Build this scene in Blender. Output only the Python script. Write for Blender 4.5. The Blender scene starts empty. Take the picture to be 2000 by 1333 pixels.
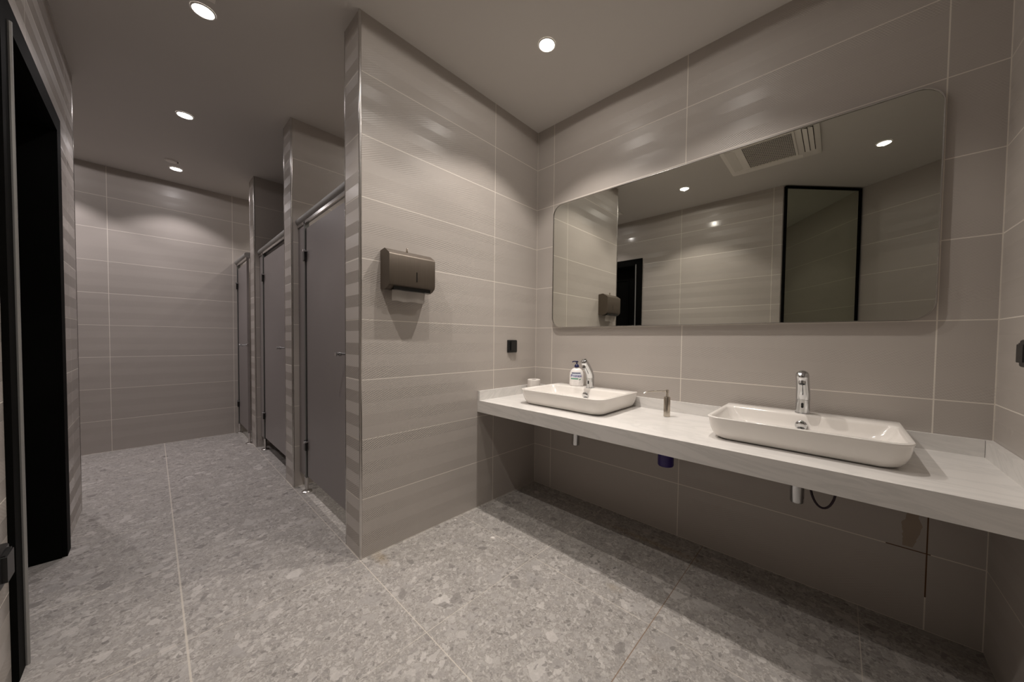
import bpy, bmesh, math, random
from mathutils import Vector, Matrix
C = bpy.context.scene.collection
PI = math.pi
random.seed(7)

# ------------------------------------------------------------------ camera
def make_camera():
    F = Vector((-0.67227296, 0.7398035, -0.02720004))
    R = Vector((0.73981714, 0.67270922, 0.01152839))
    F.normalize(); R = (R - F*R.dot(F)).normalized(); U = R.cross(F)
    cd = bpy.data.cameras.new('camera'); cd.sensor_width = 36; cd.sensor_fit = 'HORIZONTAL'
    cd.lens = 667.0828/2000*36
    cd.shift_x = -31.86/2000; cd.shift_y = 15.36/2000
    cd.clip_start = .02
    co = bpy.data.objects.new('camera', cd); C.objects.link(co)
    m = Matrix((R, U, -F)).transposed().to_4x4()
    m.translation = (1.73939294, -1.9988684, 1.11023791)
    co.matrix_world = m
    bpy.context.scene.camera = co
make_camera()

# ------------------------------------------------------------------ world, exposure
sc = bpy.context.scene
w = bpy.data.worlds.new('world'); sc.world = w; w.use_nodes = True
w.node_tree.nodes['Background'].inputs[0].default_value = (.5, .45, .4, 1)
w.node_tree.nodes['Background'].inputs[1].default_value = 0.0
sc.view_settings.view_transform = 'Standard'
sc.view_settings.look = 'None'
sc.view_settings.gamma = 1
sc.view_settings.use_curve_mapping = False
sc.view_settings.exposure = 0.0
CEIL = 2.685
LAMP_W = 57.0
WARM = (1.0, .925, .855)
COOL = (1.0, .925, .93)
# (x, y, power factor, colour, label)
LAMPS = [
    (.545, -.565, 1.08, WARM, 'round ceiling downlight over the washbasin counter, in front of the wall corner'),
    (1.25, -.60, .64, WARM, 'round ceiling downlight over the counter between the two basins, above the mirror'),
    (.535, -1.07, .48, WARM, 'round ceiling downlight midway between the counter and the dark doorway wall'),
    (.519, -1.745, .95, WARM, 'round ceiling downlight seen in the left half of the wall mirror'),
    (1.96, -1.914, .15, WARM, 'round ceiling downlight seen near the right end of the wall mirror'),
    (-.581, -1.814, .42, COOL, 'round ceiling downlight in the stall corridor, nearest and topmost in the picture'),
    (-1.759, -1.824, .55, COOL, 'round ceiling downlight in the middle of the stall corridor ceiling'),
    (-2.936, -1.829, .62, COOL, 'round ceiling downlight nearest the far tiled end wall of the corridor'),
    (-2.95, -2.65, .8, COOL, 'round ceiling downlight around the corner beyond the dark doorway wall'),
    (-.70, -.62, .8, WARM, 'round ceiling downlight inside the toilet stall nearest the camera'),
    (-3.05, -.75, .45, WARM, 'round ceiling downlight inside the farthest toilet stall'),
]

# ------------------------------------------------------------------ tags and mesh helpers
def tag(o, label=None, cat=None, group=None, kind=None):
    if label: o['label'] = label
    if cat: o['category'] = cat
    if group: o['group'] = group
    if kind: o['kind'] = kind
    return o
def thing(name, label, cat, loc=(0, 0, 0), rz=0, group=None):
    o = bpy.data.objects.new(name, None); C.objects.link(o)
    o.empty_display_size = .05
    o.location = loc; o.rotation_euler = (0, 0, rz)
    return tag(o, label, cat, group)
def obj(name, bm, mat, parent=None, smooth=False, bevel=0, seg=2, angle=40):
    if bevel:
        es = [e for e in bm.edges if len(e.link_faces) == 2 and e.calc_face_angle(0) > math.radians(angle)]
        bmesh.ops.bevel(bm, geom=es, offset=bevel, segments=seg, affect='EDGES', profile=.5)
    bmesh.ops.recalc_face_normals(bm, faces=bm.faces)
    me = bpy.data.meshes.new(name); bm.to_mesh(me); bm.free()
    for mm in (mat if isinstance(mat, (list, tuple)) else [mat]): me.materials.append(mm)
    if smooth:
        me.shade_smooth()
        try: me.set_sharp_from_angle(angle=math.radians(35))
        except Exception: pass
    o = bpy.data.objects.new(name, me); C.objects.link(o)
    if parent: o.parent = parent
    return o
def struct(name, bm, mat, parent=None, **k):
    o = obj(name, bm, mat, parent, **k)
    if parent is None: o['kind'] = 'structure'
    return o
def box(bm, x0, x1, y0, y1, z0, z1, mi=0):
    vs = [bm.verts.new((x, y, z)) for z in (z0, z1) for y in (y0, y1) for x in (x0, x1)]
    for f in ((0, 2, 3, 1), (4, 5, 7, 6), (0, 1, 5, 4), (2, 6, 7, 3), (0, 4, 6, 2), (1, 3, 7, 5)):
        fc = bm.faces.new([vs[i] for i in f]); fc.material_index = mi
    return vs
def BX(*a):
    bm = bmesh.new(); box(bm, *a); return bm
def lathe(bm, prof, n=32, c=(0, 0, 0), axis='z', cap=True, sy=1.0):
    """prof: list of (r, h)"""
    rings = []
    for r, h in prof:
        ring = []
        for i in range(n):
            a = 2*PI*i/n
            p = (r*math.cos(a), r*math.sin(a)*sy, h)
            if axis == 'y': p = (p[0], h, p[1])
            if axis == 'x': p = (h, p[0], p[1])
            ring.append(bm.verts.new((p[0]+c[0], p[1]+c[1], p[2]+c[2])))
        rings.append(ring)
    for a, b in zip(rings, rings[1:]):
        for i in range(n):
            bm.faces.new((a[i], a[(i+1) % n], b[(i+1) % n], b[i]))
    if cap:
        bm.faces.new(rings[0][::-1]); bm.faces.new(rings[-1])
def tube(bm, pts, rad, n=12, cap=True):
    pts = [Vector(p) for p in pts]
    rads = rad if isinstance(rad, (list, tuple)) else [rad]*len(pts)
    rings = []; up = Vector((.123, .2, 1)).normalized()
    prev = None
    for i, p in enumerate(pts):
        t = (pts[min(i+1, len(pts)-1)]-pts[max(i-1, 0)]).normalized()
        if prev is None:
            u = t.cross(up)
            if u.length < .1: u = t.cross(Vector((1, 0, 0)))
            u.normalize()
        else:
            u = (prev - t*prev.dot(t)).normalized()
        prev = u; v = t.cross(u)
        rings.append([bm.verts.new(p + (u*math.cos(2*PI*k/n)+v*math.sin(2*PI*k/n))*rads[i]) for k in range(n)])
    for a, b in zip(rings, rings[1:]):
        for i in range(n): bm.faces.new((a[i], a[(i+1) % n], b[(i+1) % n], b[i]))
    if cap: bm.faces.new(rings[0][::-1]); bm.faces.new(rings[-1])
def rrect(x0, x1, y0, y1, radii, n=8):
    """rounded rectangle points ccw; radii = (x0y0, x1y0, x1y1, x0y1)"""
    out = []
    for (cx, cy, sx, sy, a0), r in zip(((x0, y0, 1, 1, PI), (x1, y0, -1, 1, 1.5*PI), (x1, y1, -1, -1, 0), (x0, y1, 1, -1, .5*PI)), radii):
        for i in range(n+1):
            a = a0 + .5*PI*i/n
            out.append((cx+sx*r+r*math.cos(a), cy+sy*r+r*math.sin(a)))
    return out
def loft(bm, rings, cap0=True, cap1=True):
    R = [[bm.verts.new(p) for p in ring] for ring in rings]
    n = len(R[0])
    for a, b in zip(R, R[1:]):
        for i in range(n): bm.faces.new((a[i], a[(i+1) % n], b[(i+1) % n], b[i]))
    if cap0: bm.faces.new(R[0][::-1])
    if cap1: bm.faces.new(R[-1])
    return R

# ------------------------------------------------------------------ material helpers
class NT:
    def __init__(s, name):
        s.m = bpy.data.materials.new(name); s.m.use_nodes = True
        s.t = s.m.node_tree; s.n = s.t.nodes
        s.p = s.n['Principled BSDF']
    def new(s, ty, **k):
        nd = s.n.new(ty)
        for a, b in k.items(): setattr(nd, a, b)
        return nd
    def link(s, a, b): s.t.links.new(a, b)
    def put(s, v, inp):
        if hasattr(v, 'is_linked') or hasattr(v, 'links'): s.link(v, inp)
        else: inp.default_value = v
    def math(s, op, a, b=0.0, c=None, clamp=False):
        nd = s.new('ShaderNodeMath', operation=op, use_clamp=clamp)
        s.put(a, nd.inputs[0]); s.put(b, nd.inputs[1])
        if c is not None: s.put(c, nd.inputs[2])
        return nd.outputs[0]
    def mix(s, f, a, b, mode='MIX'):
        nd = s.new('ShaderNodeMix', data_type='RGBA', blend_type=mode)
        s.put(f, nd.inputs[0]); s.put(a, nd.inputs[6]); s.put(b, nd.inputs[7])
        return nd.outputs[2]
    def ramp(s, v, stops):
        nd = s.new('ShaderNodeValToRGB'); s.put(v, nd.inputs[0])
        cr = nd.color_ramp
        while len(cr.elements) < len(stops): cr.elements.new(.5)
        for e, (p, c) in zip(cr.elements, stops):
            e.position = p; e.color = (c, c, c, 1) if not isinstance(c, (tuple, list)) else (*c, 1)
        return nd.outputs[0]
    def noise(s, vec, scale, detail=2, rough=.5, dist=0):
        nd = s.new('ShaderNodeTexNoise'); s.put(vec, nd.inputs['Vector'])
        nd.inputs['Scale'].default_value = scale; nd.inputs['Detail'].default_value = detail
        nd.inputs['Roughness'].default_value = rough; nd.inputs['Distortion'].default_value = dist
        return nd.outputs['Fac']
    def xyz(s):
        g = s.new('ShaderNodeNewGeometry')
        sp = s.new('ShaderNodeSeparateXYZ'); s.link(g.outputs['Position'], sp.inputs[0])
        sn = s.new('ShaderNodeSeparateXYZ'); s.link(g.outputs['True Normal'], sn.inputs[0])
        return g.outputs['Position'], sp.outputs, sn.outputs
    def comb(s, x, y, z=0.0):
        nd = s.new('ShaderNodeCombineXYZ')
        for v, i in ((x, 0), (y, 1), (z, 2)): s.put(v, nd.inputs[i])
        return nd.outputs[0]
    def bump(s, h, strength, dist):
        nd = s.new('ShaderNodeBump'); s.put(strength, nd.inputs['Strength'])
        nd.inputs['Distance'].default_value = dist; s.link(h, nd.inputs['Height'])
        s.link(nd.outputs[0], s.p.inputs['Normal'])
    def set(s, **k):
        for a, b in k.items(): s.put(b, s.p.inputs[a.replace('_', ' ')])
        return s

def plain(name, col, rough=.5, metal=0, noise=0.0, nscale=30, **k):
    t = NT(name); t.set(Roughness=rough, Metallic=metal, **k)
    pos, P, N = t.xyz()
    f = t.noise(pos, nscale, 3)
    a = tuple(c*(1-noise) for c in col)+(1,); b = tuple(min(1, c*(1+noise)) for c in col)+(1,)
    t.link(t.mix(f, a, b), t.p.inputs['Base Color'])
    return t.m

TILE = (.462, .422, .388)
GROUT = (.74, .69, .62)
def line(t, v, period, off, half):
    """1 near multiples of period (+off)"""
    f = t.math('FRACT', t.math('DIVIDE', t.math('SUBTRACT', v, off), period))
    d = t.math('MULTIPLY', t.math('MINIMUM', f, t.math('SUBTRACT', 1.0, f)), period)
    return t.math('LESS_THAN', d, half)
def tile_mat(name, xo=0.0, xp=.9, yo=0.0, yp=.9, direction=None, extra_x=(), rust=False, relief=1.0, bx=.1, by=.1, rb=.16):
    t = NT(name)
    pos, P, N = t.xyz()
    x, y, z = P[0], P[1], P[2]
    if direction:
        u = t.math('ADD', t.math('MULTIPLY', x, direction[0]), t.math('MULTIPLY', y, direction[1]))
        us = u; isx = 0.0; gv = line(t, u, xp, xo, .0021); tu = t.math('FLOOR', t.math('DIVIDE', t.math('SUBTRACT', u, xo), xp))
    else:
        isx = t.math('GREATER_THAN', t.math('ABSOLUTE', N[0]), .5)       # face looks along x: u is y
        ux = t.math('DIVIDE', t.math('SUBTRACT', x, xo), xp)
        uy = t.math('DIVIDE', t.math('SUBTRACT', y, yo), yp)
        def sel(a, b):
            return t.math('ADD', t.math('MULTIPLY', isx, a), t.math('MULTIPLY', t.math('SUBTRACT', 1.0, isx), b))
        us = sel(y, x)
        tu = t.math('FLOOR', sel(uy, ux))
        gv = sel(line(t, y, yp, yo, .0021), line(t, x, xp, xo, .0021))
        for e in extra_x:
            l = t.math('LESS_THAN', t.math('ABSOLUTE', t.math('SUBTRACT', x, e)), .003)
            gv = t.math('MAXIMUM', gv, l)
    gh = line(t, z, .3, 0.0, .0019)
    g = t.math('MAXIMUM', gv, gh)
    # relief bands inside each tile: strips with a finer or coarser diagonal weave
    tz = t.math('FLOOR', t.math('DIVIDE', z, .3))
    zz = t.math('MULTIPLY', z, 1/.0602)
    band = t.math('FLOOR', zz)
    wn = t.new('ShaderNodeTexWhiteNoise', noise_dimensions='3D')
    t.link(t.comb(tu, band, tz), wn.inputs[0])
    rnd = wn.outputs[0]
    alt = t.math('FRACT', t.math('MULTIPLY', band, .5))                  # 0 / .5
    bandv = t.math('ADD', t.math('MULTIPLY', alt, 1.3), t.math('MULTIPLY', rnd, .35))   # 0..1
    amp = t.math('ADD', bx, t.math('MULTIPLY', isx, by-bx)) if by != bx else bx
    # patches along the wall where the diagonal weave shows
    pm = t.noise(t.comb(t.math('MULTIPLY', us, 1.1), t.math('MULTIPLY', band, 3.7), tz), 1.6, 1)
    pm = t.ramp(pm, [(.40, .15), (.60, 1.0)])
    weave_amt = t.math('MULTIPLY', pm, t.math('ADD', t.math('MULTIPLY', alt, 1.3), .35))
    s1 = t.math('SINE', t.math('MULTIPLY', t.math('ADD', us, t.math('MULTIPLY', z, .8)), 2*PI/.0085))
    s2 = t.math('SINE', t.math('MULTIPLY', t.math('SUBTRACT', t.math('MULTIPLY', us, .5), z), 2*PI/.0115))
    hgt = t.math('MULTIPLY', t.math('MULTIPLY', t.math('ADD', s1, s2), weave_amt), .00015*relief)
    # the strips lean alternately up and down, so each catches the downlights differently
    tri = t.math('ABSOLUTE', t.math('SUBTRACT', t.math('FRACT', t.math('MULTIPLY', zz, .5)), .5))
    hgt = t.math('ADD', hgt, t.math('MULTIPLY', t.math('MULTIPLY', tri, .1204*.15), amp))
    t.bump(hgt, 1.0, 1.0)
    lum = t.math('ADD', .97, t.math('MULTIPLY', t.math('MULTIPLY', bandv, amp), .07))
    big = t.noise(pos, 2.3, 3)
    lum = t.math('MULTIPLY', lum, t.math('ADD', .96, t.math('MULTIPLY', big, .08)))
    base = t.mix(1.0, (*TILE, 1), t.comb(lum, lum, lum), 'MULTIPLY')
    gcol = (*GROUT, 1)
    if rust:
        # rust on the joints below the counter, near the right-hand corner, and a dried drip above it
        m = t.math('MULTIPLY', t.math('LESS_THAN', t.math('ABSOLUTE', t.math('SUBTRACT', x, 1.962)), .06), t.math('LESS_THAN', t.math('ABSOLUTE', t.math('SUBTRACT', z, .38)), .25))
        gcol = t.mix(m, (*GROUT, 1), (.11, .05, .018, 1))
        dn = t.noise(pos, 14, 3)
        xx = t.math('ABSOLUTE', t.math('SUBTRACT', t.math('ADD', x, t.math('MULTIPLY', dn, .06)), 2.0))
        dm = t.math('MULTIPLY', t.math('LESS_THAN', xx, .018), t.math('MULTIPLY', t.math('GREATER_THAN', z, .31), t.math('LESS_THAN', z, .46)))
        base = t.mix(t.math('MULTIPLY', dm, .5), base, (.24, .13, .035, 1))
    col = t.mix(g, base, gcol)
    t.link(col, t.p.inputs['Base Color'])
    ro = t.math('ADD', .37-rb/2, t.math('MULTIPLY', bandv, rb))
    ro = t.math('ADD', ro, t.math('MULTIPLY', g, .35))
    t.link(ro, t.p.inputs['Roughness'])
    return t.m

def terrazzo():
    t = NT('terrazzo_floor'); pos, P, N = t.xyz()
    wob = t.new('ShaderNodeTexNoise'); wob.inputs['Scale'].default_value = 45; wob.inputs['Detail'].default_value = 2
    t.link(pos, wob.inputs['Vector'])
    wv = t.new('ShaderNodeVectorMath', operation='MULTIPLY_ADD')
    t.link(wob.outputs['Color'], wv.inputs[0]); wv.inputs[1].default_value = (.02, .02, 0); t.link(pos, wv.inputs[2])
    v2 = wv.outputs[0]
    def chips(scale, thr, lo, hi, edge, prev, seed):
        mp = t.new('ShaderNodeVectorMath', operation='ADD'); t.link(v2, mp.inputs[0]); mp.inputs[1].default_value = (seed, seed*1.7, 0)
        a = t.new('ShaderNodeTexVoronoi', voronoi_dimensions='2D'); a.inputs['Scale'].default_value = scale; t.link(mp.outputs[0], a.inputs['Vector'])
        b = t.new('ShaderNodeTexVoronoi', voronoi_dimensions='2D', feature='DISTANCE_TO_EDGE'); b.inputs['Scale'].default_value = scale; t.link(mp.outputs[0], b.inputs['Vector'])
        sp = t.new('ShaderNodeSeparateColor'); t.link(a.outputs['Color'], sp.inputs[0])
        on = t.math('LESS_THAN', sp.outputs[0], thr)
        ed = t.math('GREATER_THAN', b.outputs['Distance'], edge)
        m = t.math('MULTIPLY', on, ed)
        c = t.ramp(sp.outputs[1], [(0, lo), (.5, tuple((p+q)/2 for p, q in zip(lo, hi))), (1, hi)])
        return t.mix(t.math('MULTIPLY', m, .62), prev, c)
    n1 = t.noise(pos, 160, 4, .65)
    n2 = t.noise(pos, 9, 3)
    base = t.ramp(n1, [(.3, (.24, .222, .205)), (.5, (.35, .327, .303)), (.72, (.46, .432, .402))])
    c = chips(150, .6, (.21, .195, .185), (.56, .53, .50), .07, base, 3.1)
    c = chips(75, .38, (.24, .225, .213), (.58, .55, .52), .08, c, 1.3)
    c = chips(40, .20, (.28, .262, .25), (.58, .55, .52), .10, c, 7.7)
    c = chips(24, .13, (.30, .283, .27), (.60, .565, .535), .12, c, 5.9)
    c = chips(14, .07, (.33, .312, .30), (.60, .57, .54), .12, c, 2.2)
    c = chips(60, .08, (.13, .12, .112), (.22, .205, .195), .14, c, 9.2)
    c = chips(22, .03, (.16, .148, .14), (.24, .222, .21), .14, c, 4.4)
    c = t.mix(1.0, c, t.ramp(n2, [(.3, .86), (.7, 1.0)]), 'MULTIPLY')
    # yellow-brown stains by the wall end and under the counter
    for (sx, sy, rx, ry, am) in ((.06, -1.24, .10, .035, .4), (1.02, -.62, .05, .03, .2), (1.0, -.16, .4, .03, .4), (1.30, -.83, .035, .03, .28)):
        dx = t.math('DIVIDE', t.math('SUBTRACT', P[0], sx), rx); dy = t.math('DIVIDE', t.math('SUBTRACT', P[1], sy), ry)
        d = t.math('SQRT', t.math('ADD', t.math('MULTIPLY', dx, dx), t.math('MULTIPLY', dy, dy)))
        d = t.math('ADD', d, t.math('MULTIPLY', t.noise(pos, 30, 3), 1.2))
        m = t.math('MULTIPLY', t.math('SUBTRACT', 1.6, d, clamp=True), am)
        c = t.mix(m, c, (.33, .23, .10, 1) if sx != 1.30 else (.16, .13, .10, 1))
    gx = line(t, P[0], .605, .012, .0016)
    gy = line(t, P[1], .612, -.705, .0016)
    gy2 = t.math('MAXIMUM', t.math('LESS_THAN', t.math('ABSOLUTE', t.math('ADD', P[1], 1.317)), .0018),
                 t.math('LESS_THAN', t.math('ABSOLUTE', t.math('ADD', P[1], 1.929)), .0030))
    fade = t.math('MULTIPLY', t.ramp(t.noise(pos, 3.1, 2), [(.38, .45), (.55, 1.0)]), .75)
    gm = t.math('MULTIPLY', t.math('MAXIMUM', gx, gy), fade)
    gm = t.math('MAXIMUM', gm, t.math('MULTIPLY', gy2, .7))
    # brown grime in the joint running to the counter
    dk = t.math('MULTIPLY', t.math('LESS_THAN', t.math('ABSOLUTE', t.math('SUBTRACT', P[0], 1.222)), .004), t.math('GREATER_THAN', P[1], -1.05))
    gcol = t.mix(t.math('MULTIPLY', dk, .9), (.60, .55, .48, 1), (.17, .09, .04, 1))
    gm = t.math('MAXIMUM', gm, t.math('MULTIPLY', t.math('MULTIPLY', dk, gx), .9))
    c = t.mix(gm, c, gcol)
    t.link(c, t.p.inputs['Base Color'])
    t.set(Roughness=.5)
    t.bump(n1, .05, .001)
    return t.m

def marble():
    t = NT('white_marble'); pos, P, N = t.xyz()
    sc_ = t.comb(t.math('ADD', P[0], t.math('MULTIPLY', P[2], 2.2)), t.math('MULTIPLY', t.math('SUBTRACT', P[1], P[2]), 3.0), t.math('MULTIPLY', P[2], 2.5))
    n = t.noise(sc_, 2.6, 6, .62, 1.2)
    v = t.ramp(n, [(.42, 0.0), (.5, 1.0), (.56, 0.0)])
    n2 = t.noise(sc_, 1.1, 3)
    c = t.mix(n2, (.70, .675, .65, 1), (.77, .75, .725, 1))
    c = t.mix(t.math('MULTIPLY', v, .42), c, (.56, .55, .53, 1))
    t.link(c, t.p.inputs['Base Color']); t.set(Roughness=.28)
    return t.m
def towel_metal():
    t = NT('brushed_bronze_metal'); pos, P, N = t.xyz()
    n = t.noise(t.comb(P[0], t.math('MULTIPLY', P[1], 60.0), P[2]), 6, 3)
    c = t.mix(n, (.085, .068, .052, 1), (.125, .10, .078, 1))
    t.link(c, t.p.inputs['Base Color']); t.set(Roughness=.42, Metallic=.45)
    return t.m
def ceiling_mat():
    t = NT('ceiling_paint'); pos, P, N = t.xyz()
    n = t.noise(pos, 2, 3)
    t.link(t.mix(n, (.60, .57, .54, 1), (.64, .61, .575, 1)), t.p.inputs['Base Color']); t.set(Roughness=.8)
    return t.m
def emit(name, col, s):
    m = bpy.data.materials.new(name); m.use_nodes = True
    n = m.node_tree.nodes; n.clear()
    e = n.new('ShaderNodeEmission'); e.inputs[0].default_value = (*col, 1); e.inputs[1].default_value = s
    o = n.new('ShaderNodeOutputMaterial'); m.node_tree.links.new(e.outputs[0], o.inputs[0])
    return m
M = {}
M['floor'] = terrazzo()
M['ceil'] = ceiling_mat()
M['marble'] = marble()
M['bronze'] = towel_metal()
M['chrome'] = plain('polished_chrome', (.60, .61, .62), .09, 1, .03)
M['nickel'] = plain('brushed_nickel', (.58, .53, .46), .2, 1, .05)
M['steel'] = plain('satin_steel_trim', (.62, .60, .58), .24, 1, .04)
M['alu'] = plain('grey_aluminium', (.34, .335, .325), .5, .5, .04)
M['ceramic'] = plain('white_glazed_ceramic', (.80, .765, .725), .12, 0, .01)
M['black'] = plain('black_plastic', (.012, .012, .012), .35, 0, .1)
M['void'] = plain('black_sensor_window', (.006, .006, .006), .25)
M['door_black'] = plain('black_stained_door', (.0045, .0045, .004), .6, 0, .25, 8, Specular_IOR_Level=.03)
M['stall'] = plain('grey_laminate_panel', (.25, .225, .22), .42, 0, .02, 3)
M['edge_grey'] = plain('grey_anodised_post', (.20, .205, .195), .4, .5, .03)
M['mirror'] = plain('mirror_glass', (.78, .785, .73), .008, 1)
M['mirror_dark'] = plain('tinted_mirror_glass', (.60, .63, .54), .012, 1)
M['paper'] = plain('white_paper', (.74, .70, .66), .9, 0, .03)
M['soap_white'] = plain('white_bottle_plastic', (.84, .81, .79), .3, 0, .01)
M['navy'] = plain('navy_plastic', (.006, .008, .06), .35)
M['navy_ink'] = plain('navy_label_ink', (.012, .03, .12), .5)
M['violet_ink'] = plain('violet_label_ink', (.06, .02, .22), .5)
M['green_ink'] = plain('green_label_ink', (.02, .30, .17), .5)
M['pale_blue'] = plain('pale_blue_label', (.70, .75, .84), .5)
M['purple'] = plain('purple_plastic_tank', (.035, .018, .16), .4)
M['white_plastic'] = plain('white_ceiling_plastic', (.84, .80, .75), .5)
M['dark_grille'] = plain('dark_filter_mesh', (.05, .045, .038), .8)
M['hose'] = plain('dark_purple_cable', (.022, .008, .018), .4)
M['lens_warm'] = emit('lit_lens', (1, .96, .9), 14)
M['lens_cool'] = emit('lit_lens_neutral', (1, .97, .95), 14)

# ------------------------------------------------------------------ setting
X_END, Y_DOORWALL, Y_STALL = -3.3645, -2.3115, -1.314
struct('floor', BX(-3.5, 3.5, -3.8, .15, -.12, 0), M['floor'])
struct('ceiling', BX(-3.5, 3.5, -3.8, .15, CEIL, CEIL+.12), M['ceil'])
mat_back = tile_mat('tiles_mirror_wall', xo=.159, xp=.9265, extra_x=(0.0, 2.154), rust=True)
mat_div = tile_mat('tiles_divider', xo=-7, xp=20, yo=-.4346, yp=.895, relief=1.5, bx=.75, by=.12)
mat_far = tile_mat('tiles_end_wall', yo=-1.3774, yp=.894, relief=.5, bx=.1, by=.1)
mat_door = tile_mat('tiles_doorway_wall', xo=.31, xp=.9, bx=.28, by=.2, rb=.46)
struct('wall_back', BX(X_END-.12, 2.28, 0, .12, 0, CEIL), mat_back)
struct('wall_divider_near', BX(-.19, 0, Y_STALL, 0, 0, CEIL), mat_div)
struct('wall_divider_middle', BX(-1.41, -1.21, Y_STALL, 0, 0, CEIL), mat_div)
struct('wall_divider_far', BX(-2.765, -2.555, Y_STALL, 0, 0, CEIL), mat_div)
struct('wall_end', BX(X_END-.12, X_END, -3.8, 0, 0, CEIL), mat_far)
struct('wall_right', BX(2.154, 2.274, -.95, 0, 0, CEIL), tile_mat('tiles_right_wall', xo=9, xp=30, yo=-.88, yp=.9, relief=.4))
struct('wall_right_return', BX(2.274, 3.42, -.95, -.83, 0, CEIL), mat_door)
struct('wall_entrance', BX(3.42, 3.54, -2.0, -.83, 0, CEIL), mat_far)
bm = bmesh.new()
DX0, DX1, DZ = -1.10, -.26, 2.11
box(bm, -1.761, DX0, Y_DOORWALL-.16, Y_DOORWALL, 0, CEIL)
box(bm, DX1, 1.285, Y_DOORWALL-.16, Y_DOORWALL, 0, CEIL)
box(bm, DX0, DX1, Y_DOORWALL-.16, Y_DOORWALL, DZ, CEIL)
struct('wall_left', bm, mat_door)
struct('wall_nook_side', BX(-1.761, -1.64, -3.8, Y_DOORWALL-.16, 0, CEIL), mat_far)
struct('wall_nook_end', BX(X_END, -1.761, -3.8, -3.68, 0, CEIL), mat_door)
def wall_seg(name, a, b, mat, th=.12):
    a = Vector((*a, 0)); b = Vector((*b, 0)); d = (b-a).normalized(); n = Vector((d.y, -d.x, 0))*th   # outward = away from room
    bm = bmesh.new()
    loft(bm, [[(p.x, p.y, z) for p in (a, b, b+n, a+n)] for z in (0, CEIL)])
    return struct(name, bm, mat)
PA, PB, PC = (1.285, Y_DOORWALL), (1.868, -2.893), (3.45, -1.795)
dd = (Vector(PC)-Vector(PB)).normalized()
wall_seg('wall_chamfer', PA, PB, tile_mat('tiles_chamfer', xo=-7, xp=30, direction=(.707, -.707)))
wall_seg('wall_angled', PB, PC, tile_mat('tiles_angled', xo=-7, xp=30, direction=(dd.x, dd.y)))

# metal corner trims on the tiled wall ends
k = 1
def trim(x, y, w=.007):
    global k
    bm = bmesh.new()
    lathe(bm, [(w, 0.002), (w, CEIL-.002)], 16, (x, y, 0))
    struct('trim_%d' % k, bm, M['steel'], smooth=True); k += 1
e = .004
trim(0-e, Y_STALL+e); trim(-.19+e, Y_STALL+e, .006)
trim(-1.21-e, Y_STALL+e); trim(-1.41+e, Y_STALL+e, .006)
trim(-2.555-e, Y_STALL+e); trim(-2.765+e, Y_STALL+e, .006)
trim(-1.761+.003, Y_DOORWALL-.003, .005)

# black doorway in the left wall
door = thing('door_1', None, None); door['kind'] = 'structure'
bm = bmesh.new()
F0, F1 = -1.185, -.165            # outer edges of the architrave
yf = Y_DOORWALL
box(bm, F0, DX0+.012, yf-.002, yf+.014, 0, DZ+.07); box(bm, DX1-.012, F1, yf-.002, yf+.014, 0, DZ+.07)
box(bm, DX0+.012, DX1-.012, yf-.002, yf+.014, DZ-.012, DZ+.07)
obj('architrave', bm, M['door_black'], door, bevel=.003)
bm = bmesh.new()
box(bm, DX0, DX0+.02, yf-.155, yf-.002, 0, DZ); box(bm, DX1-.02, DX1, yf-.155, yf-.002, 0, DZ)
box(bm, DX0+.02, DX1-.02, yf-.155, yf-.002, DZ-.02, DZ)
obj('door_lining', bm, M['door_black'], door)
bm = bmesh.new()
tube(bm, [(DX1+.012, yf+.016, 0.0), (DX1+.012, yf+.016, DZ-.002)], .007, 8)
obj('metal_strip', bm, M['alu'], door, smooth=True)['label'] = 'thin grey metal strip on black door frame'
leaf = obj('door_leaf', BX(DX0+.022, DX1-.022, yf-.15, yf-.11, .008, DZ-.022), M['door_black'], door)
for z0, z1 in ((.15, .98), (1.08, DZ-.16)):
    bm = bmesh.new()
    a, b = DX0+.14, DX1-.14
    for q in ((a, b, z0, z0+.02), (a, b, z1-.02, z1), (a, a+.02, z0+.02, z1-.02), (b-.02, b, z0+.02, z1-.02)):
        box(bm, q[0], q[1], yf-.11, yf-.1, q[2], q[3])
    obj('door_moulding', bm, M['door_black'], leaf, bevel=.004)
bm = bmesh.new()
lathe(bm, [(.022, 0), (.022, .008), (.009, .01), (.009, .045)], 20, (DX1-.09, yf-.11, 1.02), 'y')
tube(bm, [(DX1-.09, yf-.068, 1.02), (DX1-.2, yf-.068, 1.02)], .009, 12)
obj('door_handle', bm, M['black'], leaf, smooth=True)

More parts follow.
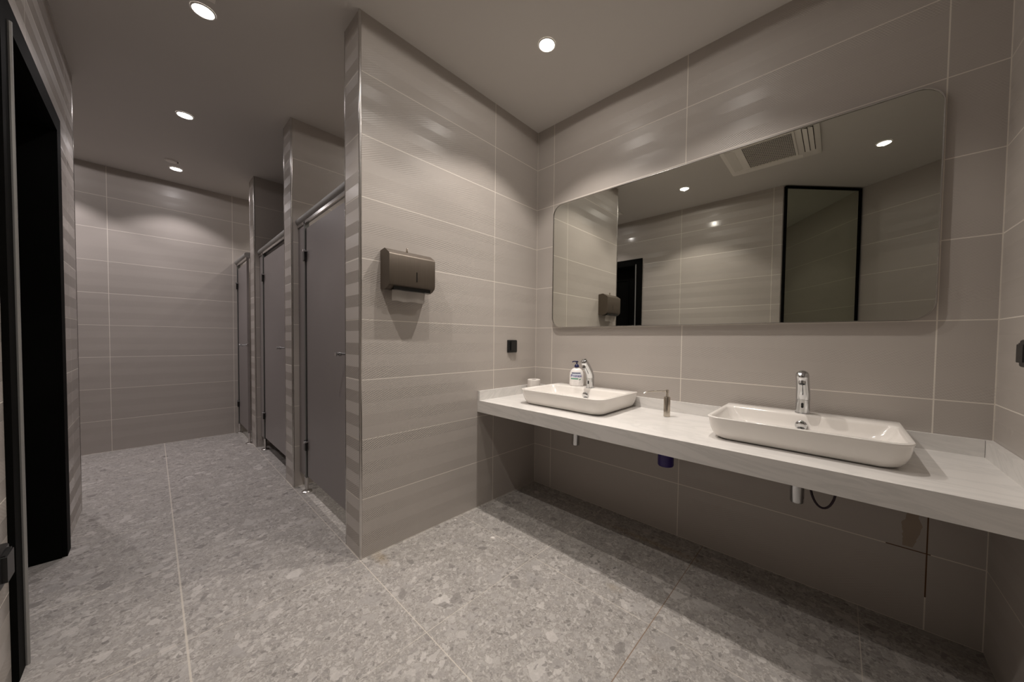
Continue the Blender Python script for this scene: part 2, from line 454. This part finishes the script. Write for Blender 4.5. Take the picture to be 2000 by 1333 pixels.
# ------------------------------------------------------------------ downlights
def downlight(x, y, f, col, label):
    t = thing('ceiling_downlight', label, 'ceiling light', (x, y, CEIL), 0, 'round downlights in the ceiling')
    bm = bmesh.new(); R = .0395
    lathe(bm, [(R+.007, -.0005), (R+.007, -.003), (R+.002, -.006), (R, -.004), (R, -.0005)], 40, cap=False)
    obj('trim_ring', bm, M['white_plastic'], t, smooth=True)
    bm = bmesh.new(); lathe(bm, [(R, -.001), (R, -.0035)], 40)
    obj('lens', bm, M['lens_warm'] if col == WARM else M['lens_cool'], t)
    ld = bpy.data.lights.new('downlight_lamp', 'SPOT')
    ld.energy = LAMP_W*f; ld.color = col; ld.spot_size = math.radians(172); ld.spot_blend = .05
    # reflector optics: strong beam straight down, cut-off near 48 degrees, weaker spill outside
    ld.use_nodes = True; nt = ld.node_tree; em = nt.nodes['Emission']
    tc = nt.nodes.new('ShaderNodeTexCoord'); vt = nt.nodes.new('ShaderNodeVectorMath'); vt.operation = 'NORMALIZE'
    nt.links.new(tc.outputs['Normal'], vt.inputs[0])
    sp = nt.nodes.new('ShaderNodeSeparateXYZ'); nt.links.new(vt.outputs[0], sp.inputs[0])
    def mm(op, a, b=0.0, c=0.0):
        nd = nt.nodes.new('ShaderNodeMath'); nd.operation = op
        for v, i in ((a, 0), (b, 1), (c, 2)):
            if isinstance(v, float): nd.inputs[i].default_value = v
            else: nt.links.new(v, nd.inputs[i])
        return nd.outputs[0]
    ca = mm('ABSOLUTE', sp.outputs[2])
    mr = nt.nodes.new('ShaderNodeMapRange'); mr.interpolation_type = 'SMOOTHSTEP'
    nt.links.new(ca, mr.inputs[0]); mr.inputs[1].default_value = math.cos(math.radians(54)); mr.inputs[2].default_value = math.cos(math.radians(43))
    beam = mm('MULTIPLY', mr.outputs[0], mm('MULTIPLY_ADD', mm('POWER', ca, 8.0), 1.2, .36))
    nt.links.new(mm('ADD', beam, .045), em.inputs['Strength'])
    ld.shadow_soft_size = .0085
    lo = bpy.data.objects.new('downlight_lamp', ld); C.objects.link(lo); lo.parent = t
    lo.location = (0, 0, -.0125)
for a in LAMPS: downlight(*a)

# unlit recessed ceiling spot near the far lamp
t = thing('ceiling_spot', 'small unlit recessed ceiling spot with dark slit, behind the far corridor downlight', 'ceiling spot', (-2.755, -1.86, CEIL))
bm = bmesh.new(); lathe(bm, [(.05, -.0005), (.05, -.003), (.044, -.005), (.042, -.0005)], 36, cap=False)
obj('trim_ring', bm, M['white_plastic'], t, smooth=True)
bm = bmesh.new(); lathe(bm, [(.042, -.0003), (.042, -.0012)], 36); obj('recess', bm, M['void'], t)
bm = bmesh.new(); lathe(bm, [(.038, -.0012), (.037, -.010), (.030, -.0125)], 36, (.006, -.006, 0)); obj('spot_body', bm, M['white_plastic'], t, smooth=True)
# corner of a white ceiling access panel at the top edge
t = thing('ceiling_access_panel', 'white ceiling access panel at the top edge, beside nearest corridor downlight', 'ceiling panel', (-.383, -1.881, CEIL))
obj('frame', BX(-.10, .10, -.10, .10, -.008, 0), M['white_plastic'], t, bevel=.003)
obj('panel', BX(-.085, .085, -.085, .085, -.012, -.008), M['white_plastic'], t, bevel=.002)

# ------------------------------------------------------------------ air conditioner cassette
t = thing('ceiling_air_conditioner', 'square white air conditioning cassette in the ceiling, reflected in the mirror', 'air conditioner', (1.277, -1.43, CEIL))
bm = bmesh.new(); hx, hy = .318, .315
loft(bm, [[(p[0], p[1], z) for p in rrect(-hx+i, hx-i, -hy+i, hy-i, (.02,)*4, 4)] for z, i in ((0, 0), (-.014, 0), (-.02, .012))])
obj('casing', bm, M['white_plastic'], t, smooth=True)
g = obj('intake_grille', BX(-.16, .16, -.20, .20, -.0225, -.019), M['dark_grille'], t)
g['label'] = 'dark mesh intake grille'
bm = bmesh.new()
for i in range(-19, 20):
    for s in (1, -1):
        c0 = i*.024
        # diagonal y = s*x + c clipped to the grille
        pts = []
        for xx in (-.158, .158):
            yy = s*xx + c0
            if abs(yy) <= .198: pts.append((xx, yy))
        for yy in (-.198, .198):
            xx = s*(yy-c0)
            if abs(xx) < .158: pts.append((xx, yy))
        if len(pts) >= 2 and (Vector(pts[0])-Vector(pts[1])).length > .01:
            tube(bm, [(*pts[0], -.0245), (*pts[1], -.0245)], .0017, 4)
obj('grille_mesh', bm, M['white_plastic'], g)
bm = bmesh.new()
for a, b, c_, d in ((-.175, .175, -.215, -.20), (-.175, .175, .20, .215), (-.175, -.16, -.2, .2), (.16, .175, -.2, .2)): box(bm, a, b, c_, d, -.028, -.019)
obj('grille_frame', bm, M['white_plastic'], t, bevel=.002)
for s in (-1, 1):
    o = obj('air_outlet', BX(min(s*.215, s*.285), max(s*.215, s*.285), -.2, .2, -.0215, -.0195), M['dark_grille'] if s > 0 else M['white_plastic'], t)
    for q in (0, 1):
        bm = BX(-.0145, .0145, -.198, .198, -.001, .001)
        f = obj('louvre', bm, M['white_plastic'], o)
        f.location = (s*(.235+.032*q), 0, -.025); f.rotation_euler = (0, s*.25, 0)
    o2 = obj('air_outlet', BX(-.2, .2, min(s*.235, s*.285), max(s*.235, s*.285), -.0215, -.0195), M['white_plastic'], t)

# ------------------------------------------------------------------ wall mirror and tall mirror
MX0, MX1, MZ0, MZ1 = .172, 2.008, 1.2, 2.083
t = thing('wall_mirror', 'wide rectangular wall mirror with rounded corners above the two washbasins', 'mirror', ((MX0+MX1)/2, 0, MZ0))
cx = (MX0+MX1)/2
def mring(inset, y, r):
    return [(p[0]-cx, y, p[1]-MZ0) for p in rrect(MX0+inset, MX1-inset, MZ0+inset, MZ1-inset, (r,)*4, 10)]
bm = bmesh.new(); loft(bm, [mring(.004, -.0005, .07), mring(.004, -.018, .07)]); obj('mirror_glass', bm, M['mirror'], t)
bm = bmesh.new(); loft(bm, [mring(.0, -.0005, .074), mring(.0, -.021, .074), mring(.001, -.0225, .073), mring(.004, -.0225, .07), mring(.0045, -.0185, .0695)], False, False)
obj('mirror_frame', bm, M['steel'], t, smooth=True)
# tall mirror on the chamfered wall
ang = math.atan2(PB[1]-PA[1], PB[0]-PA[0])
t = thing('tall_mirror', 'full-height mirror panel in a thin black frame, seen reflected in the wall mirror', 'mirror', (PA[0], PA[1], 0), ang)
L_ = (Vector(PB)-Vector(PA)).length
# local x runs along the wall, +y faces the room
obj('mirror_glass', BX(.028, L_-.03, .001, .012, .02, CEIL-.03), M['mirror_dark'], t)
bm = bmesh.new()
box(bm, .012, .030, .001, .022, 0, CEIL-.012); box(bm, L_-.032, L_-.014, .001, .022, 0, CEIL-.012)
box(bm, .030, L_-.032, .001, .022, CEIL-.03, CEIL-.012); box(bm, .030, L_-.032, .001, .022, 0, .02)
obj('mirror_frame', bm, M['door_black'], t, bevel=.001)

# ------------------------------------------------------------------ stall fronts
def stall_front(label, x0, x1, post, gap_r, knob_dx, yd=-1.262):
    """front between two divider walls: rail, hinge post, door, lock post"""
    t = thing('toilet_stall_front', label, 'toilet stall', ((x0+x1)/2, yd, 0), 0, 'grey toilet stall fronts')
    ox = -(x0+x1)/2
    a, b = x0+ox+.003, x1+ox-.003
    bm = bmesh.new()
    pr = []
    for i in range(9):
        an = -PI/2+PI*i/8
        pr.append((-.004-.024*math.cos(an), 1.945+.026*math.sin(an)))
    pr = [(.02, 1.919)]+pr+[(.02, 1.971)]
    loft(bm, [[(x, p[0], p[1]) for p in pr] for x in (a, b)])
    rail = obj('header_rail', bm, M['alu'], t, smooth=True)
    obj('rail_lip', BX(a, b, -.016, -.008, 1.900, 1.9195), M['steel'], rail)
    p1 = a+post
    pl = obj('pilaster', BX(a, p1, -.010, .010, .11, 1.918), M['stall'], t, bevel=.001)
    obj('edge_profile', BX(p1, p1+.022, -.016, .012, .11, 1.918), M['edge_grey'], pl, bevel=.002)
    d0 = p1+.034; d1 = b-gap_r
    dr = obj('door', BX(d0, d1, -.009, .009, .125, 1.865), M['stall'], t, bevel=.0015)
    obj('edge_strip', BX(d0-.008, d0-.001, -.012, .008, .125, 1.865), M['black'], dr)
    p2 = obj('pilaster', BX(d1+.006, b, -.010, .010, .11, 1.918), M['stall'], t, bevel=.001)
    for z in (.345, 1.675):
        bm = BX(p1+.010, d0+.010, -.026, -.0125, z-.035, z+.035)
        h = obj('hinge', bm, M['black'], dr, bevel=.004)
        bm = bmesh.new(); lathe(bm, [(.0085, -.036), (.0085, -.024)], 16, (d0+.022, .0, z+.03), 'y')
        box(bm, d0+.004, d0+.020, -.031, -.0125, z+.025, z+.035)
        obj('hinge_pin', bm, M['chrome'], dr, smooth=True)
        for dz in (-.016, .016):
            bm = bmesh.new(); lathe(bm, [(.006, -.0135), (.006, -.0095)], 14, (p1-.03, 0, z+dz), 'y')
            obj('screw', bm, M['black'], pl)
    bm = bmesh.new()
    kx = d1-knob_dx
    lathe(bm, [(.014, -.013), (.014, -.009), (.0065, -.016), (.0065, -.038), (.0105, -.040), (.0115, -.048), (.0105, -.056), (.0065, -.058), (.0065, -.062), (.011, -.064), (.011, -.070)][::-1], 20, (kx, 0, 1.018), 'y')
    obj('door_knob', bm, M['chrome'], dr, smooth=True)
    bm = bmesh.new(); lathe(bm, [(.007, -.02), (.012, -.009)], 14, (kx+.055, 0, 1.045), 'y'); obj('lock_button', bm, M['chrome'], dr, smooth=True)
    for x in (p1-.006, d1+.03):
        bm = bmesh.new(); lathe(bm, [(.033, 0), (.033, .006), (.026, .011), (.010, .013), (.010, .05), (.013, .055), (.013, .112)], 24, (x, -.004, 0))
        box(bm, x-.017, x-.006, -.015, -.011, .1, .135)
        obj('support_foot', bm, M['steel'], t, smooth=True)
    return t
stall_front('grey toilet stall front nearest the camera, beside the paper towel wall', -1.21, -.19, .155, .07, .02)
stall_front('middle grey toilet stall front, between the two free-standing tiled wall ends', -2.555, -1.41, .155, .08, .10)
stall_front('farthest grey toilet stall front, against the tiled end wall', X_END, -2.765, .035, .012, .03, -1.332)

# ------------------------------------------------------------------ counter
CT = .71
t = thing('washbasin_counter', 'long white marble counter carrying two washbasins under the wall mirror', 'counter', (1.077, 0, CT))
ox = -1.077
def cb(*a):
    return BX(a[0]+ox, a[1]+ox, a[2], a[3], a[4]-CT, a[5]-CT)
o = obj('countertop', cb(.001, 2.153, -.575, -.001, .688, CT), M['marble'], t, bevel=.002)
obj('front_apron', cb(.001, 2.153, -.575, -.553, .635, .688), M['marble'], t)
obj('backsplash', cb(.022, 2.132, -.021, -.001, CT, .771), M['marble'], t, bevel=.001)
obj('side_splash', cb(.001, .021, -.574, -.001, CT, .771), M['marble'], t, bevel=.001)
obj('side_splash', cb(2.133, 2.153, -.574, -.001, CT, .771), M['marble'], t, bevel=.001)
obj('support_frame', cb(.05, 2.10, -.34, -.31, .655, .688), M['alu'], t)

# ------------------------------------------------------------------ washbasins
def basin(cx, label):
    t = thing('washbasin', label, 'washbasin', (cx, -.236, CT), 0, 'white rectangular washbasins on the counter')
    hw, y0, y1 = .296, -.226, .207
    H = .093
    def ring(inx, f, bk, z, rf, rb):
        return [(p[0], p[1], z) for p in rrect(-hw+inx, hw-inx, y0+f, y1-bk, (rf, rf, rb, rb), 8)]
    rings = [
        ring(.042, .048, .02, .0005, .05, .02), ring(.033, .036, .014, .003, .055, .02), ring(.024, .026, .010, .010, .056, .02),
        ring(.0155, .0165, .006, .025, .056, .02), ring(.009, .010, .003, .045, .056, .018), ring(.005, .0055, .001, .068, .056, .016),
        ring(.004, .0045, .001, .080, .055, .015), ring(.0015, .0015, 0, .085, .055, .015),
        ring(0, 0, 0, .089, .054, .014), ring(.0012, .0012, .0012, H-.0008, .053, .013), ring(.004, .004, .004, H, .05, .012),
        ring(.012, .012, .098, H, .045, .03), ring(.016, .016, .102, H-.002, .043, .03), ring(.021, .021, .105, H-.010, .041, .03),
        ring(.034, .034, .112, .055, .045, .04), ring(.062, .055, .122, .030, .05, .045), ring(.11, .09, .14, .0215, .05, .045), ring(.2, .15, .17, .0185, .02, .02)]
    bm = bmesh.new(); loft(bm, rings)
    b = obj('bowl', bm, M['ceramic'], t, smooth=True)
    try: b.data.set_sharp_from_angle(angle=math.radians(60))
    except Exception: pass
    bm = bmesh.new(); lathe(bm, [(.032, 0), (.032, .003), (.030, .006), (.024, .0115), (.010, .014), (.0, .0145)][:-1], 28, (0, .055, .0185))
    obj('drain_plug', bm, M['chrome'], t, smooth=True)
    bm = bmesh.new(); lathe(bm, [(.0205, -.006), (.0205, .003), (.018, .006), (.010, .0085)], 24, (0, .083, .050), 'y')
    # overflow ring on the back wall of the bowl
    bmesh.ops.transform(bm, matrix=Matrix.Translation((0, .083, .050)) @ Matrix.Rotation(PI, 4, 'X') @ Matrix.Translation((0, -.083, -.050)), verts=bm.verts)
    obj('overflow_ring', bm, M['chrome'], t, smooth=True)
    # trap below the counter
    bm = bmesh.new()
    lathe(bm, [(.022, -.244), (.0235, -.24), (.0235, -.13), (.016, -.125), (.016, -.026)], 28, (0, -.014, 0))
    obj('drain_trap', bm, M['chrome'], t, smooth=True)['label'] = 'chrome drain pipe below the counter'
    return t
basin(.555, 'white rectangular washbasin on the left, with a soap bottle on its rim')
basin(1.630, 'white rectangular washbasin on the right, nearest the camera, with bare rim')

# ------------------------------------------------------------------ sensor faucets
def faucet(x, label):
    z0 = CT+.093
    t = thing('sensor_faucet', label, 'faucet', (x, -.095, z0), 0, 'chrome sensor faucets on the basins')
    path = [(0, 0, .0), (0, 0, .03), (0, 0, .06), (0, -.002, .078), (0, -.010, .096), (0, -.024, .116), (0, -.042, .137), (0, -.064, .160), (0, -.074, .170)]
    rr = [.0245, .0245, .0245, .0247, .0245, .024, .0235, .023, .0228]
    n = 28; rings = []
    for i, p in enumerate(path):
        a = Vector(path[max(0, i-1)]); b = Vector(path[min(len(path)-1, i+1)])
        tt = (b-a).normalized(); v = Vector((0, tt.z, -tt.y))   # in-plane normal
        rings.append([(Vector(p)+Vector((math.cos(2*PI*k/n)*rr[i], 0, 0))+v*math.sin(2*PI*k/n)*rr[i]) for k in range(n)])
    # rounded cap with the lower side running out to the spout mouth
    tt = Vector((0, -.68, .73)).normalized(); v = Vector((0, tt.z, -tt.y))
    for q, s in ((.008, .93), (.013, .75), (.016, .4)):
        rings.append([(Vector(path[-1])+tt*q+Vector((math.cos(2*PI*k/n)*.0228*s, 0, 0))+v*math.sin(2*PI*k/n)*.0228*s) for k in range(n)])
    bm = bmesh.new(); loft(bm, rings); body = obj('body', bm, M['chrome'], t, smooth=True)
    bm = bmesh.new(); lathe(bm, [(.027, 0), (.027, .003), (.025, .005)], 28); obj('base_ring', bm, M['chrome'], t, smooth=True)
    bm = bmesh.new()
    lathe(bm, [(.0125, -.010), (.0125, .012)], 22, (0, 0, 0)); sp = obj('spout', bm, M['chrome'], t, smooth=True)
    sp.location = (0, -.075, .143); sp.rotation_euler = (math.radians(-22), 0, 0)
    bm = bmesh.new(); lathe(bm, [(.0095, -.0112), (.0095, -.0102)], 20); ae = obj('aerator', bm, M['void'], sp)
    bm = bmesh.new()
    pts = rrect(-.0045, .0045, .026, .048, (.004,)*4, 5)
    loft(bm, [[(p[0], y, p[1]) for p in pts] for y in (-.0235, -.0252)]); obj('sensor_window', bm, M['void'], t)
    bm = bmesh.new()
    lathe(bm, [(.0252, .060), (.0252, .0615)], 28); obj('joint_ring', bm, M['alu'], t)
    return t
faucet(.555, 'chrome sensor faucet on the left washbasin, beside the soap bottle')
faucet(1.630, 'chrome sensor faucet on the right washbasin, facing the camera')

# ------------------------------------------------------------------ soap pump built into the counter
t = thing('soap_dispenser_pump', 'slim nickel soap pump set in the counter between the two basins', 'soap dispenser', (1.073, -.166, CT))
bm = bmesh.new(); lathe(bm, [(.0165, .0012), (.0165, .102), (.0145, .105), (.008, .106)], 28); obj('barrel', bm, M['nickel'], t, smooth=True)
bm = bmesh.new(); lathe(bm, [(.007, .104), (.007, .128), (.0085, .129), (.0085, .141), (.006, .143)], 20); obj('pump_head', bm, M['nickel'], t, smooth=True)
bm = bmesh.new(); tube(bm, [(0, 0, .1355), (-.03, -.035, .136), (-.062, -.070, .1345), (-.078, -.086, .130), (-.088, -.094, .123)], [.0035, .0033, .003, .003, .0028], 10)
obj('spout', bm, M['nickel'], t, smooth=True)
t = thing('soap_tank', 'purple plastic soap tank hanging under the counter between the two drain pipes', 'soap tank', (1.073, -.166, .688))
bm = bmesh.new(); lathe(bm, [(.037, -.240), (.040, -.234), (.040, -.068), (.03, -.053), (.020, -.048)], 28); obj('tank_body', bm, M['purple'], t, smooth=True)
bm = bmesh.new(); lathe(bm, [(.020, -.048), (.020, -.018), (.026, -.016), (.026, -.0012)], 28); obj('tank_collar', bm, M['purple'], t, smooth=True)
# cable loop hanging below the right basin
pts = []
for i in range(17):
    a = PI*i/16
    pts.append((1.708-.040*math.cos(a), -.2, .548-.10*math.sin(a)-.0))
pts = [(1.667, -.2, .687)]+pts+[(1.749, -.2, .687)]
bm = bmesh.new(); tube(bm, pts, .0042, 10)
tag(obj('sensor_cable', bm, M['hose'], None, smooth=True), 'dark cable hanging in a loop under the counter near the right basin', 'cable')

# ------------------------------------------------------------------ soap bottle
t = thing('soap_bottle', 'white pump soap bottle with navy pump on the left basin rim', 'soap bottle', (.437, -.078, CT+.093), math.radians(27))
BW = 1.2
prof = [(.034, 0), (.0385, .003), (.040, .012), (.040, .065), (.0385, .085), (.034, .100), (.026, .112), (.016, .119), (.0135, .121), (.0135, .127)]
bm = bmesh.new(); lathe(bm, [(r*BW if r > .0136 else r, h) for r, h in prof], 40, sy=.6); obj('bottle_body', bm, M['soap_white'], t, smooth=True)
bm = bmesh.new(); lathe(bm, [(.0155, .1255), (.0155, .134), (.0125, .140), (.0065, .147), (.004, .149), (.004, .160)], 24); obj('pump_collar', bm, M['navy'], t, smooth=True)
bm = bmesh.new(); lathe(bm, [(.0095, .158), (.0105, .160), (.010, .165), (.006, .167)], 20)
tube(bm, [(0, 0, .163), (-.016, 0, .1635), (-.028, 0, .161), (-.030, 0, .157)], [.0042, .004, .0034, .003], 10)
obj('pump_head', bm, M['navy'], t, smooth=True)
def label_surface(bm):
    """bend flat x-z geometry onto the front of the elliptical bottle"""
    for v in bm.verts:
        v.co.x *= BW
        a = max(-.98, min(.98, v.co.x/(.040*BW)))
        v.co.y = -(.040*.6*BW)*math.sqrt(1-a*a) - .0003 - v.co.y
def strip(name, x0, x1, z0, z1, mat, off=0.0, skew=0.0, parent=t):
    bm = bmesh.new(); n = 12
    vs = [[bm.verts.new((x0+(x1-x0)*i/n, off, z+skew*(i/n))) for z in (z0, z1)] for i in range(n+1)]
    for a, b in zip(vs, vs[1:]): bm.faces.new((a[0], b[0], b[1], a[1]))
    label_surface(bm); return obj(name, bm, mat, parent)
strip('label_halo', -.026, .027, .057, .083, M['pale_blue'])
strip('label_bar', -.025, .024, .0845, .0900, M['navy_ink'], .0002)
strip('label_band', -.030, .012, .046, .052, M['green_ink'], .0002)
strip('label_leaf', .016, .026, .041, .046, M['green_ink'], .0002, .004)
def text_mesh(name, body, size, x, z, mat, parent, off=.0006):
    cu = bpy.data.curves.new(name, 'FONT'); cu.body = body; cu.size = size; cu.align_x = 'CENTER'; cu.offset = size*.012
    to = bpy.data.objects.new(name, cu); C.objects.link(to)
    bpy.context.view_layer.update()
    me = bpy.data.meshes.new_from_object(to.evaluated_get(bpy.context.evaluated_depsgraph_get()))
    bpy.data.objects.remove(to)
    bm = bmesh.new(); bm.from_mesh(me); bpy.data.meshes.remove(me)
    for v in bm.verts: v.co = Vector((v.co.x+x, off, v.co.y+z))
    label_surface(bm); return obj(name, bm, mat, parent)
text_mesh('label_lettering', 'Protex', .0225, 0, .0620, M['violet_ink'], t)

# ------------------------------------------------------------------ toilet roll
t = thing('toilet_roll', 'small white toilet paper roll standing in the counter corner behind the left basin', 'toilet roll', (.078, -.105, CT+.0012))
bm = bmesh.new(); lathe(bm, [(.019, .0), (.045, .0), (.047, .003), (.047, .103), (.044, .106), (.021, .106), (.019, .103), (.019, .0)], 40, cap=False)
obj('paper', bm, M['paper'], t, smooth=True)
bm = bmesh.new(); lathe(bm, [(.0188, .001), (.0188, .104), (.0175, .104), (.0175, .001), (.0188, .001)], 32, cap=False)
obj('cardboard_core', bm, plain('brown_cardboard', (.16, .12, .09), .9), t, smooth=True)

# ------------------------------------------------------------------ paper towel dispenser on the divider wall
t = thing('paper_towel_dispenser', 'bronze metal paper towel dispenser mounted on the tiled divider wall', 'towel dispenser', (0, -1.085, 1.36))
ya, yb = -.128, .128
side = [(0, 0), (.03, -.004), (.052, -.004), (.075, .004), (.094, .018), (.098, .03), (.098, .166), (.094, .174), (.055, .198), (.045, .202), (.0, .196)]
bm = bmesh.new(); loft(bm, [[(p[0]+.0005, y, p[1]) for p in side] for y in (ya, yb)])
cs = obj('housing', bm, M['bronze'], t, bevel=.0025, seg=2, angle=30, smooth=True)
obj('level_window', BX(.0972, .0990, .0175, .0225, .043, .094), M['void'], cs)
obj('paper_slot', BX(.030, .088, -.10, .105, -.0055, .012), M['void'], cs)
bm = bmesh.new()
rows = []
for i in range(9):
    f = i/8
    rows.append([(.066-.010*math.sin(f*1.6)+.004*math.sin(j*.9), -.098+.186*j/12 + .004*f, .006-.066*f+.002*math.sin(j*1.1)) for j in range(13)])
V_ = [[bm.verts.new(p) for p in r] for r in rows]
for a, b in zip(V_, V_[1:]):
    for i in range(12): bm.faces.new((a[i], a[i+1], b[i+1], b[i]))
bmesh.ops.solidify(bm, geom=bm.faces[:], thickness=.0015)
pp = obj('paper_towel', bm, M['paper'], t, smooth=True); pp['label'] = 'white paper towel hanging from the slot'
bm = bmesh.new()
lathe(bm, [(.006, 0), (.006, .006)], 14, (.045, -.008, .2), 'z'); lathe(bm, [(.0075, -.0015), (.0075, .0015)], 16, (.045, -.008, .216), 'y'); box(bm, .0435, .0465, -.0095, -.0065, .204, .212)
obj('key', bm, M['nickel'], t, smooth=True)

# ------------------------------------------------------------------ sockets
def socket(name, label, loc, rz, size=.09, flap=True):
    """local: plate in x-z, facing -y"""
    t = thing(name, label, 'socket', loc, rz)
    h = size/2
    bm = bmesh.new(); loft(bm, [[(p[0], y, p[1]) for p in rrect(-h+i, h-i, -h+i, h-i, (.006,)*4, 4)] for y, i in ((-.0005, 0), (-.010, 0), (-.014, .003))])
    obj('plate', bm, M['black'], t, smooth=True)
    if flap:
        bm = bmesh.new(); loft(bm, [[(p[0], y, p[1]) for p in rrect(-h+.02, h-.014, -h+.014, h-.014, (.004,)*4, 4)] for y in (-.0135, -.024)])
        o = obj('cover_flap', bm, M['black'], t, bevel=.002, smooth=True)
        obj('flap_hinge', BX(-h+.022, h-.016, -.021, -.0135, h-.014, h-.010), M['black'], o)
    return t
# on divider wall (faces +x): rotate -y -> +x  => rz = +90
socket('wall_socket', 'small black covered wall socket above the counter, left of the mirror', (0, -.264, 1.061), PI/2)
socket('wall_socket', 'black covered socket at the right edge, on the wall beside the counter', (2.154, -.292, 1.086), -PI/2, .082)
socket('wall_socket', 'black covered socket low at the left edge, beside the black doorway', (-.045, Y_DOORWALL, .43), PI, .105)

# ------------------------------------------------------------------ litter on the floor
bm = bmesh.new()
ps = [(-.016, -.006), (-.004, -.013), (.012, -.009), (.017, .002), (.008, .012), (-.007, .010)]
loft(bm, [[(p[0], p[1], .0005) for p in ps], [(p[0]*.8, p[1]*.8, .006+.002*math.sin(i)) for i, p in enumerate(ps)], [(p[0]*.3, p[1]*.3, .009) for p in ps]])
o = obj('paper_scrap', bm, M['paper'], None); o.location = (.342, -.737, 0)
tag(o, 'small white crumpled paper scrap lying on the floor before the counter', 'litter')
bm = bmesh.new(); loft(bm, [[(p[0]*.45, p[1]*.45, .0004) for p in ps], [(p[0]*.3, p[1]*.3, .003) for p in ps]])
o = obj('paper_scrap', bm, M['paper'], None); o.location = (.03, -.765, 0)
tag(o, 'tiny white paper crumb on the floor at the foot of the divider wall', 'litter')
